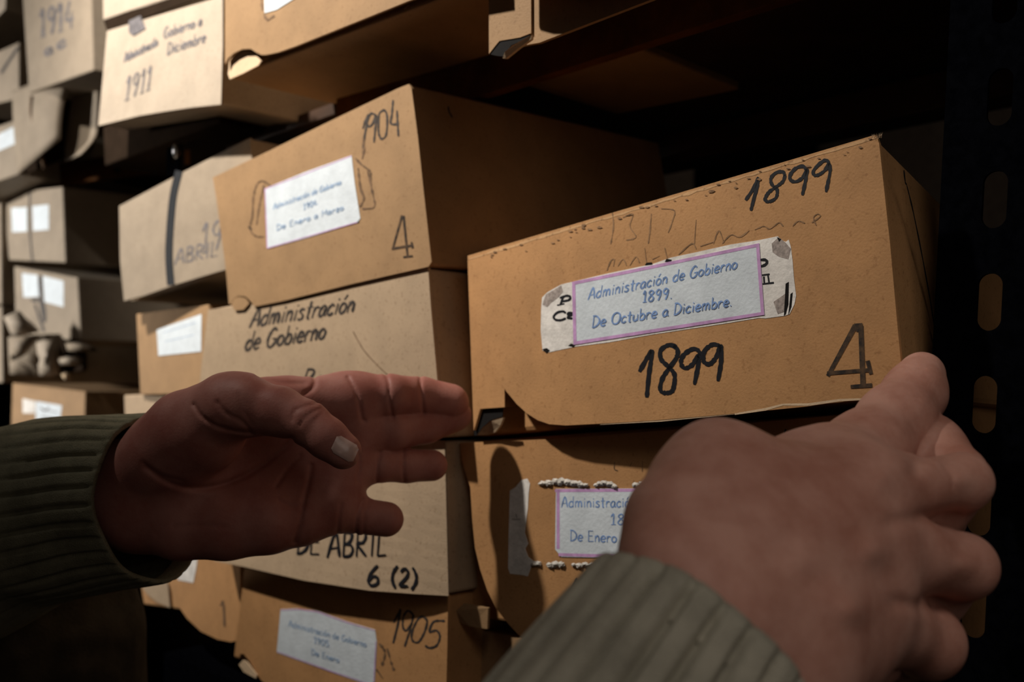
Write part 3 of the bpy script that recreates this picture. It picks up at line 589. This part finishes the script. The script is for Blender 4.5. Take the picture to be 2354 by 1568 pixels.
label_plate('corner_opening', tp, [(1124,124),(1148,90),(1218,78),(1218,86),(1175,104),(1158,130),(1140,128)], 'hole', T4.o, .004, .0003)
bm = bmesh.new(); sheet(bm, [tp.hit(1155,134,.005), tp.hit(1160,120,.007), tp.hit(1176,106,.008), tp.hit(1222,80,.008), tp.hit(1221,90,.007), tp.hit(1190,112,.006), tp.hit(1163,134,.005)], Vector((.0012,.0012,0)))
obj('torn_tab', bm, 'tornedge', T4.o)
T2 = Box('pale cream box marked 1911, left of the large tan box on the upper shelf', [(246,72),(514,-8),(508,238),(226,286)], toward_s(236,.56), toward_s(511,.56), .27, 'creamcard', G_T, perp=.0)
f = T2.flap([(246,71),(380,30),(512,-9),(512,100),(508,240),(440,247),(380,256),(320,266),(226,289)], .004, .05)
strokes('marker_lettering', f, text(None, 'Gobierno a', 376, 88, 464, 58, 24, (.05,-1), .1) + text(None, 'Diciembre', 384, 126, 472, 96, 26, (.05,-1), .1) + text(None, 'Administración', 286, 142, 362, 104, 20, (.05,-1), .1)
        + text(None, '1911', 286, 232, 346, 204, 52, (.05,-1), .15), 3.6, 'inkblur', T2.o, .0008, .3)
T5 = Box('cream box with a dark underside resting on the 1911 box', [(232,-200),(500,-320),(500,-40),(236,48)], toward_s(234,.575), toward_s(500,.575), .27, 'creamcard', G_T)
label_plate('underside_rim', T5.pl, [(238,46),(300,24),(410,-6),(500,-40),(500,-20),(300,52),(246,72)], 'nearblack', T5.o, .002, .002)
cdo = label_plate('blue_tag', T2.pl, [(296,48),(322,36),(334,66),(306,82),(296,74)], 'inkblur', T2.o, .006, .0006, 'small blue-grey tag')
T6 = Box('dark shaded carton under the 1911 box on the upper shelf', [(236,292),(505,246),(505,282),(240,382)], toward_s(236,.60), toward_s(505,.60), .26, 'nearblack', G_T)  # shade below the flap is put into its near-black colour
T1 = Box('tall tan box numbered 1914 at the upper left, standing on a grey folder', [(44,-120),(206,-150),(214,162),(66,214)], 1.36, 1.20, .28, 'greycard', G_Y, perp=-.1)
strokes('marker_lettering', T1.pl, text(None, '1914', 92, 86, 170, 62, 62, (0,-1), .0) + text(None, 'a', 104, 128, 122, 122, 26) + text(None, 'c', 132, 114, 152, 104, 26), 6.5, 'inkblur', T1.o, .001, .3)
# folder with the black gap: rounded end of a bundle
fo = thing('folder_bundle', 'bulging grey folder with a black gap, under the box numbered 1914', 'folder', U(120, 392, 1.36), G_Y)
def bulge(name, outline_l, outline_r, Z0, Z1, bow, m, parent, n=9, th=.003):
    "upright curved board: left and right outlines in pixels, bowed towards the camera"
    bm = bmesh.new(); k = len(outline_l); g = []
    for j in range(k):
        row = []
        for i in range(n):
            u = i/(n-1); row.append(bm.verts.new(U(outline_l[j][0]*(1-u)+outline_r[j][0]*u, outline_l[j][1]*(1-u)+outline_r[j][1]*u, Z0*(1-u)+Z1*u-bow*math.sin(math.pi*u))))
        g.append(row)
    for j in range(k-1):
        for i in range(n-1): bm.faces.new((g[j][i], g[j][i+1], g[j+1][i+1], g[j+1][i]))
    bmesh.ops.recalc_face_normals(bm, faces=bm.faces); bmesh.ops.solidify(bm, geom=bm.faces[:], thickness=th)
    return obj(name, bm, m, parent, smooth=True)
bulge('front_board', smooth([(34,210),(34,260),(38,320),(44,400)], 3), smooth([(190,150),(158,200),(144,260),(140,320),(141,378)], 3)[:10], 1.40, 1.30, .03, 'greycard', fo)
bulge('rear_board', smooth([(190,170),(168,220),(156,280),(150,340),(150,370)], 3), smooth([(204,160),(224,190),(226,250),(220,310),(186,352)], 3), 1.34, 1.30, .0, 'greycard', fo)
obj('inner_gap', hexa([U(60,215,1.42),U(222,170,1.35),U(216,340,1.35),U(60,400,1.42)], [U(60,215,1.6),U(222,170,1.6),U(216,340,1.6),U(60,400,1.6)]), 'nearblack', fo)
bulge('string', [(72,222),(70,260),(86,330),(100,388)], [(76,222),(75,260),(92,330),(107,386)], 1.335, 1.335, 0, 'inkfaint', fo, 3)
T7 = Box('grey box end with a small white label at the left edge, beside the bulging folder', [(-120,330),(34,276),(44,400),(-110,452)], 1.50, 1.42, .25, 'greycard', G_Y)
label_plate('label', T7.pl, [(-10,312),(34,290),(36,330),(-10,350)], 'paper', T7.o, .0012, .0006)
T8 = Box('grey box end with a dark string, left of the box numbered 1914', [(-120,170),(44,96),(44,226),(-110,262)], 1.55, 1.46, .25, 'greycard', G_Y)
strokes('string', T8.pl, [[(2,168),(20,140),(42,108)]], 6, 'inkgrey', T8.o, .002)
T9 = Box('pale box corner at the upper left edge, highest of the far left boxes', [(-120,-160),(22,-160),(12,20),(-110,140)], 1.55, 1.48, .25, 'creamcard', G_Y)

# ================================================================== the person: two hands and knitted sleeves
def rconv(r, Z): return r*Z/F
def cap_d(P, a, b, ra, rb):
    "distance to a tapered capsule"
    ab = b-a; L2 = float(ab@ab); t = np.clip(((P-a)@ab)/L2, 0, 1); d = np.linalg.norm(P-(a+t[:, None]*ab), axis=1)
    return d-(ra+(rb-ra)*t)
def smin(a, b, k):
    h = np.clip(.5+.5*(b-a)/k, 0, 1); return b*(1-h)+a*h-k*h*(1-h)
def chain(P, pts, k=.003):
    d = None
    for p, q in zip(pts[:-1], pts[1:]):
        A = np.array(U(*p[:3])); B = np.array(U(*q[:3])); c = cap_d(P, A, B, rconv(p[3], p[2]), rconv(q[3], q[2]))
        d = c if d is None else smin(d, c, k)
    return d
def proj(P):
    x = P[:, 0]; y = P[:, 1]; z = P[:, 2]-CAMZ
    dep = y*ct+z*st; vz = -y*st+z*ct
    return CX+x/dep*F, CY-vz/dep*F, dep
def seg2(px, py, pts):
    d = np.full(px.shape, 1e9, np.float32)
    for (ax, ay), (bx, by) in zip(pts[:-1], pts[1:]):
        vx, vy = bx-ax, by-ay; t = np.clip(((px-ax)*vx+(py-ay)*vy)/(vx*vx+vy*vy+1e-9), 0, 1)
        d = np.minimum(d, np.hypot(px-ax-t*vx, py-ay-t*vy))
    return d
def hand_sdf(P, spec):
    pal = None
    for c in spec['palm']:
        d = chain(P, c); pal = d if pal is None else smin(pal, d, spec['kp'])
    out = pal
    for c in spec['fingers']:
        d = smin(pal, chain(P, c['p'], c.get('kk', .0025)), c.get('k', .006)); out = np.minimum(out, d)
    px, py, dep = proj(P)
    for (pts, w, dp, zmin, zmax) in spec['creases']:
        g = seg2(px, py, smooth(pts, 4)); out = out+dp*np.exp(-(g/w)**2)*((dep < zmax) & (dep > zmin))
    for (x, y, r, dp, zmax) in spec.get('bumps', []):
        out = out-dp*np.exp(-((px-x)**2+(py-y)**2)/r**2)*(dep < zmax)
    return out
def surface_nets(spec, lo, hi, h):
    B = 5; nb = [int((hi[i]-lo[i])/h/B)+1 for i in range(3)]; n = [k*B for k in nb]
    lo = np.array(lo, float); cc = [lo[i]+(np.arange(nb[i])+.5)*B*h-.5*h for i in range(3)]
    g = np.stack(np.meshgrid(*cc, indexing='ij'), -1); dc = hand_sdf(g.reshape(-1, 3), spec).reshape(nb)
    V = np.where(dc < 0, -1., 1.).astype(np.float32).repeat(B, 0).repeat(B, 1).repeat(B, 2)
    ab = np.argwhere(np.abs(dc) < B*h*1.25); o3 = np.stack(np.meshgrid(*[np.arange(B)]*3, indexing='ij'), -1).reshape(-1, 3)
    ix = (ab[:, None, :]*B+o3[None]).reshape(-1, 3); V[ix[:, 0], ix[:, 1], ix[:, 2]] = hand_sdf(ix*h+lo, spec)
    Sg = V < 0; cnt = np.zeros([k-1 for k in n], int); pos = np.zeros([k-1 for k in n]+[3]); 
    cs = [(a, b, c) for a in (0,1) for b in (0,1) for c in (0,1)]
    def sub(A, c): return A[c[0]:n[0]-1+c[0], c[1]:n[1]-1+c[1], c[2]:n[2]-1+c[2]]
    for a in cs:
        for x in range(3):
            if a[x]: continue
            b = list(a); b[x] = 1; va, vb = sub(V, a), sub(V, b); m = (va < 0) != (vb < 0)
            t = np.where(m, va/np.where(m, va-vb, 1), 0)
            for y in range(3): pos[..., y] += np.where(m, a[y]+(t if y == x else 0), 0)
            cnt += m
    act = cnt > 0; idx = -np.ones(cnt.shape, int); idx[act] = np.arange(act.sum())
    ii = np.argwhere(act); verts = (ii+pos[act]/cnt[act][:, None])*h+np.array(lo)
    faces = []
    for x in range(3):
        o = [1, 1, 1]; o[x] = 0
        y, z = (x+1) % 3, (x+2) % 3
        sl = [slice(1, k-1) for k in n]; a = Sg[tuple(sl)]; sl2 = list(sl); sl2[x] = slice(2, n[x]); b = Sg[tuple(sl2)]
        e = np.argwhere(a != b)+1; e = e[(e < np.array(cnt.shape)).all(1)]; fl_ = Sg[e[:, 0], e[:, 1], e[:, 2]]
        q = []
        for dy, dz_ in ((0,0),(1,0),(1,1),(0,1)):
            t = e.copy(); t[:, y] -= dy; t[:, z] -= dz_; q.append(idx[t[:, 0], t[:, 1], t[:, 2]])
        q = np.stack(q, 1); q[~fl_] = q[~fl_][:, ::-1]; faces.append(q)
    f_ = np.concatenate(faces); return verts, f_[(f_ >= 0).all(1)]
def hand(name, spec, h, m, parent, label):
    pts = np.array([list(U(*p[:3]))+[rconv(p[3], p[2])] for c in spec['palm']+[c['p'] for c in spec['fingers']] for p in c])
    lo = (pts[:, :3]-pts[:, 3:]).min(0)-.006; hi = (pts[:, :3]+pts[:, 3:]).max(0)+.006
    v, f = surface_nets(spec, lo, hi, h); me = bpy.data.meshes.new(name); me.from_pydata((v-np.array(wpos(parent))).tolist(), [], f.tolist())
    me.materials.append(M[m]); me.polygons.foreach_set('use_smooth', [True]*len(me.polygons))
    o = bpy.data.objects.new(name, me); C.objects.link(o); o.parent = parent; o['label'] = label
    return o
def ray_depth(spec, px, py, z0, z1, n=400):
    zs = np.linspace(z0, z1, n); P = np.array([list(U(px, py, z)) for z in zs]); d = hand_sdf(P, spec); k = np.argmax(d < 0)
    return zs[k]
person = thing('person', 'two hands in ribbed olive-grey sweater sleeves reaching for the 1899 box', 'person', U(900, 1500, .50))

LH = dict(kp=.012, palm=[
    [(180,1110,.535,88),(300,1100,.52,92),(420,1060,.507,86)], [(200,1160,.535,88),(310,1170,.52,88)],
    [(330,1080,.505,70),(428,985,.492,86),(520,935,.480,74),(560,930,.474,68)], [(380,1040,.498,80),(480,1010,.487,74)],
    [(330,1180,.515,84),(420,1205,.508,80),(520,1208,.507,76),(620,1196,.51,74),(690,1185,.517,68),(750,1165,.523,58)],
    [(420,1120,.515,72),(560,1110,.522,66),(700,1080,.530,62),(780,1050,.535,56)], [(400,1060,.512,70),(700,990,.533,62)],
    [(520,930,.510,66),(660,928,.525,62),(800,925,.538,60)], [(600,1160,.520,66),(760,1110,.530,60)],
    [(800,925,.541,60),(812,1000,.541,56),(792,1072,.538,56),(752,1160,.528,56)]],
  fingers=[
    dict(p=[(540,932,.474,70),(640,945,.467,57),(706,972,.462,50),(752,1008,.459,47),(789,1037,.458,42)], k=.007),
    dict(p=[(800,925,.541,58),(842,915,.543,54),(895,910,.545,49),(968,913,.560,46),(1034,926,.566,44)], k=.006),
    dict(p=[(812,1000,.540,52),(900,990,.547,46),(978,976,.562,43),(1046,954,.569,38)], k=.006),
    dict(p=[(792,1072,.538,52),(872,1070,.543,38),(934,1071,.553,38),(993,1070,.559,36)], k=.006),
    dict(p=[(752,1160,.528,54),(828,1186,.533,41),(888,1194,.537,40)], k=.006)],
  creases=[
    # thumb: knuckle folds and thenar creases
    ([(672,965),(678,945),(700,935),(728,928)], 4.5, .0007, .3, .470), ([(690,978),(700,962),(722,946),(738,938)], 4, .0006, .3, .470), ([(720,970),(735,955),(742,945)], 4, .0004, .3, .47),
    ([(446,930),(465,958),(500,980),(548,992),(580,995)], 5, .0011, .3, .52), ([(500,925),(520,950),(556,968),(575,990)], 5, .0009, .3, .5), ([(548,905),(560,940),(578,975)], 4.5, .0005, .3, .49),
    ([(336,1075),(380,1105),(440,1122),(510,1115),(580,1085),(640,1040),(670,1010)], 7, .0016, .3, .53), ([(330,1065),(370,1092),(420,1106)], 5, .0008, .3, .53),
    ([(634,1120),(660,1080),(690,1048)], 5, .0010, .3, .56), ([(678,1245),(690,1200),(700,1150),(712,1100),(716,1070)], 5, .0013, .3, .56),
    ([(640,1150),(670,1165),(700,1158)], 4, .0006, .3, .56), ([(400,1212),(460,1208),(520,1212)], 6, .0005, .3, .56),
    # finger joints
    ([(800,868),(815,895),(826,925),(832,962),(838,968)], 4.5, .0011, .3, .56), ([(886,858),(894,885),(896,920),(903,962)], 4, .0011, .3, .56), ([(966,868),(968,900),(972,935),(974,952)], 4, .0011, .3, .57),
    ([(722,868),(724,880),(716,895),(700,905)], 5, .0012, .3, .56), ([(590,866),(640,880),(700,882)], 5, .0006, .3, .56),
    ([(824,1040),(826,1070),(820,1105)], 4, .0008, .3, .57), ([(873,1040),(868,1070),(866,1105)], 4, .0010, .3, .57), ([(928,1040),(926,1070),(929,1105)], 4, .0010, .3, .57),
    ([(834,1150),(822,1180),(818,1225)], 4, .0010, .3, .56), ([(848,1152),(838,1185),(836,1230)], 3.5, .0006, .3, .56), ([(784,1160),(778,1200),(776,1230)], 4, .0007, .3, .56)],
  bumps=[(560,895,30,.0010,.5),(440,1010,50,.0012,.5),(560,1200,90,.0012,.52),(792,1030,22,-.0003,.47)])
lh = hand('hand', LH, .00095, 'skin_shaded', person, 'left hand, palm towards the viewer with the thumb across it')
# thumbnail laid on the thumb
def nail(spec, c, ux, uy, a, b, z0, z1, parent, label):
    bm = bmesh.new(); n = 9; g = {}
    for i in range(-n, n+1):
        for j in range(-n, n+1):
            u, v = i/n, j/n
            if abs(u)**3+abs(v)**3 > 1.0: continue
            x = c[0]+ux[0]*u*a+uy[0]*v*b; y = c[1]+ux[1]*u*a+uy[1]*v*b; z = ray_depth(spec, x, y, z0, z1, 260)
            g[i, j] = bm.verts.new(U(x, y, z-.0006*(1-max(abs(u), abs(v))**6)-.0001))
    for (i, j) in list(g):
        q = [(i, j), (i+1, j), (i+1, j+1), (i, j+1)]
        if all(k in g for k in q): bm.faces.new([g[k] for k in q])
    bmesh.ops.recalc_face_normals(bm, faces=bm.faces); bmesh.ops.smooth_vert(bm, verts=bm.verts, factor=.5, use_axis_x=True, use_axis_y=True, use_axis_z=True)
    return obj('thumbnail', bm, 'nail', parent, label, True)
nail(LH, (793,1032), (.86,.50), (-.42,.90), 34, 25, .43, .48, lh, 'pale thumbnail')

RH = dict(kp=.016, palm=[
    [(1620,1420,.262,120),(1600,1270,.278,115),(1650,1120,.300,92)], [(1536,1290,.270,104),(1548,1190,.283,98),(1588,1135,.293,92),(1648,1088,.303,90)],
    [(1650,1088,.303,90),(1750,1108,.316,92),(1890,1098,.330,96)], [(1610,1400,.266,135),(1720,1300,.278,150),(1900,1200,.298,120)],
    [(1660,1480,.268,135),(1800,1400,.275,140),(1950,1330,.298,115)], [(1690,1560,.270,120),(1820,1500,.275,130),(1950,1430,.298,110)],
    [(1700,1180,.292,130),(1850,1180,.300,115),(1960,1140,.312,95)], [(1780,1580,.268,120),(1900,1520,.288,80)], [(1540,1570,.252,95),(1620,1440,.264,115)],
    [(2030,1195,.325,74),(2140,1195,.338,62)], [(2030,1385,.322,80),(2130,1395,.338,66)],
    [(1980,1130,.312,90),(1985,1260,.305,96),(1955,1400,.303,98),(1900,1470,.300,90)]],
  fingers=[
    dict(p=[(1880,1098,.328,96),(1990,1042,.348,90),(2060,968,.366,78),(2102,905,.380,62),(2119,860,.388,51)], k=.014, kk=.008),
    dict(p=[(2060,1050,.362,80),(2130,1034,.366,72),(2200,1090,.346,68)], k=.012, kk=.010),
    dict(p=[(1985,1130,.312,86),(2100,1118,.318,68),(2212,1108,.326,62),(2160,1190,.362,52),(2100,1240,.385,48)], k=.008, kk=.004),
    dict(p=[(1985,1262,.306,92),(2100,1276,.310,78),(2214,1302,.318,71),(2150,1370,.355,56),(2080,1400,.380,50)], k=.008, kk=.004),
    dict(p=[(1955,1400,.303,96),(2050,1440,.308,84),(2130,1476,.318,80),(2080,1510,.352,58)], k=.008, kk=.004),
    dict(p=[(1900,1480,.300,86),(1990,1500,.318,74),(2060,1500,.335,62)], k=.008, kk=.004)],
  creases=[
    ([(2080,845),(2100,846),(2125,848)], 3.5, .0005, .3, .41), ([(2060,905),(2090,912),(2110,916)], 6, .0003, .3, .41),
    ([(2100,1085),(2120,1050),(2150,1010)], 18, .0010, .25, .40), ([(2050,1200),(2130,1190),(2200,1180)], 18, .0010, .25, .40), ([(2060,1385),(2150,1400)], 18, .0010, .25, .40),
    ([(2170,1075),(2186,1090),(2190,1120)], 5, .0004, .25, .4), ([(1720,1020),(1740,1012),(1760,1010)], 5, .0005, .25, .4), ([(1880,990),(1890,1010),(1900,1015)], 5, .0003, .25, .4)],
  bumps=[(2030,1095,34,.0014,.35),(2215,1100,28,.0012,.35),(2225,1300,30,.0014,.35),(2010,1265,36,.0020,.34),(1960,1400,36,.0018,.34),(1800,1250,40,-.0012,.34),(1880,1330,40,-.0012,.34)])
rh = hand('hand', RH, .00085, 'skin_shaded2', person, 'right hand, back towards the viewer, thumb up against the 1899 box')

def sleeve(name, rings, ribs, amp, m, parent, label, rib_fade=2, inner=.0022, per=10):
    "rings: (centre, u axis, v axis, ru, rv); ribbed knit tube, mouth first, closed back over a thin inner wall"
    n = ribs*per; bm = bmesh.new(); rows = []
    def ring(r, d, a):
        c, u, v, ru, rv = r; out = []
        for i in range(n):
            t = 2*math.pi*i/n; ph = (i % per)/per; w = -a*math.exp(-(min(ph, 1-ph)/.13)**2) if a else 0
            wob = .0010*math.sin(t*3+c.x*60)+.0006*math.sin(t*7+c.z*90)
            out.append(bm.verts.new(c+u*math.cos(t)*(ru+d+w+wob)+v*math.sin(t)*(rv+d+w+wob)))
        return out
    # interpolate rings
    full = []
    for k in range(len(rings)-1):
        a, b = rings[k], rings[k+1]
        for j in range(10):
            t = j/10; full.append(tuple(a[i].lerp(b[i], t) if i < 3 else a[i]*(1-t)+b[i]*t for i in range(5)))
    full.append(rings[-1])
    rows.append(ring(full[4], -inner-.001, 0)); rows.append(ring(full[0], -inner, 0)); rows.append(ring(full[0], -.0005, amp*.2))
    for k, r in enumerate(full):
        f_ = min(1, k/2)*max(0, min(1, (rib_fade*10-k)/6)); rows.append(ring(r, .0003 if k else 0, amp*max(f_, .15)))
    for a, b in zip(rows[:-1], rows[1:]):
        for i in range(n): bm.faces.new((a[i], a[(i+1) % n], b[(i+1) % n], b[i]))
    bmesh.ops.recalc_face_normals(bm, faces=bm.faces)
    return obj(name, bm, m, parent, label, True)
def axes(n, upv=Vector((0,0,1))):
    n = n.normalized(); v = (upv-n*upv.dot(n)).normalized(); return v.cross(n), v
# right sleeve
c0 = U(1590, 1490, .262); dirR = Vector((-.60, -.50, -.62)); u, v = axes(dirR)
rs = [(c0, u, v, .0345, .0350), (c0+dirR.normalized()*.03, u, v, .0355, .0365), (c0+dirR.normalized()*.07, u, v, .0375, .0385), (c0+dirR.normalized()*.15, u, v, .042, .043)]
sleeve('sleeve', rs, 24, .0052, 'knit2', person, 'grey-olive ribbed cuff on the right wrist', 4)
# left sleeve
c0 = U(360, 1142, .515); dirL = Vector((-.86, .45, -.10)); u, v = axes(dirL)
d = dirL.normalized(); e = Vector((-.86, .42, -.30)).normalized()
rs = [(c0, u, v, .040, .0455), (c0+d*.03, u, v, .0425, .048), (c0+d*.07+e*.02, u, v, .047, .054), (c0+d*.07+e*.12, u, v, .058, .070), (c0+d*.07+e*.25, u, v, .07, .09)]
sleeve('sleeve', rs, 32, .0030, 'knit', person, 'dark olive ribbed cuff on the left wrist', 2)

# sweater body hanging in the lower left, behind the cuff
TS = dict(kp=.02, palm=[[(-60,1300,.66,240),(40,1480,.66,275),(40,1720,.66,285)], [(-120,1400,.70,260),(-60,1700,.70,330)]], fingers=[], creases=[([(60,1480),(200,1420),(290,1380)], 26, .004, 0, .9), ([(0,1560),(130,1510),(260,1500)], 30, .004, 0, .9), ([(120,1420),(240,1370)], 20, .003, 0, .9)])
hand('sweater', TS, .0025, 'sweater', person, 'folds of the sweater below the left cuff, coloured dark for shade')
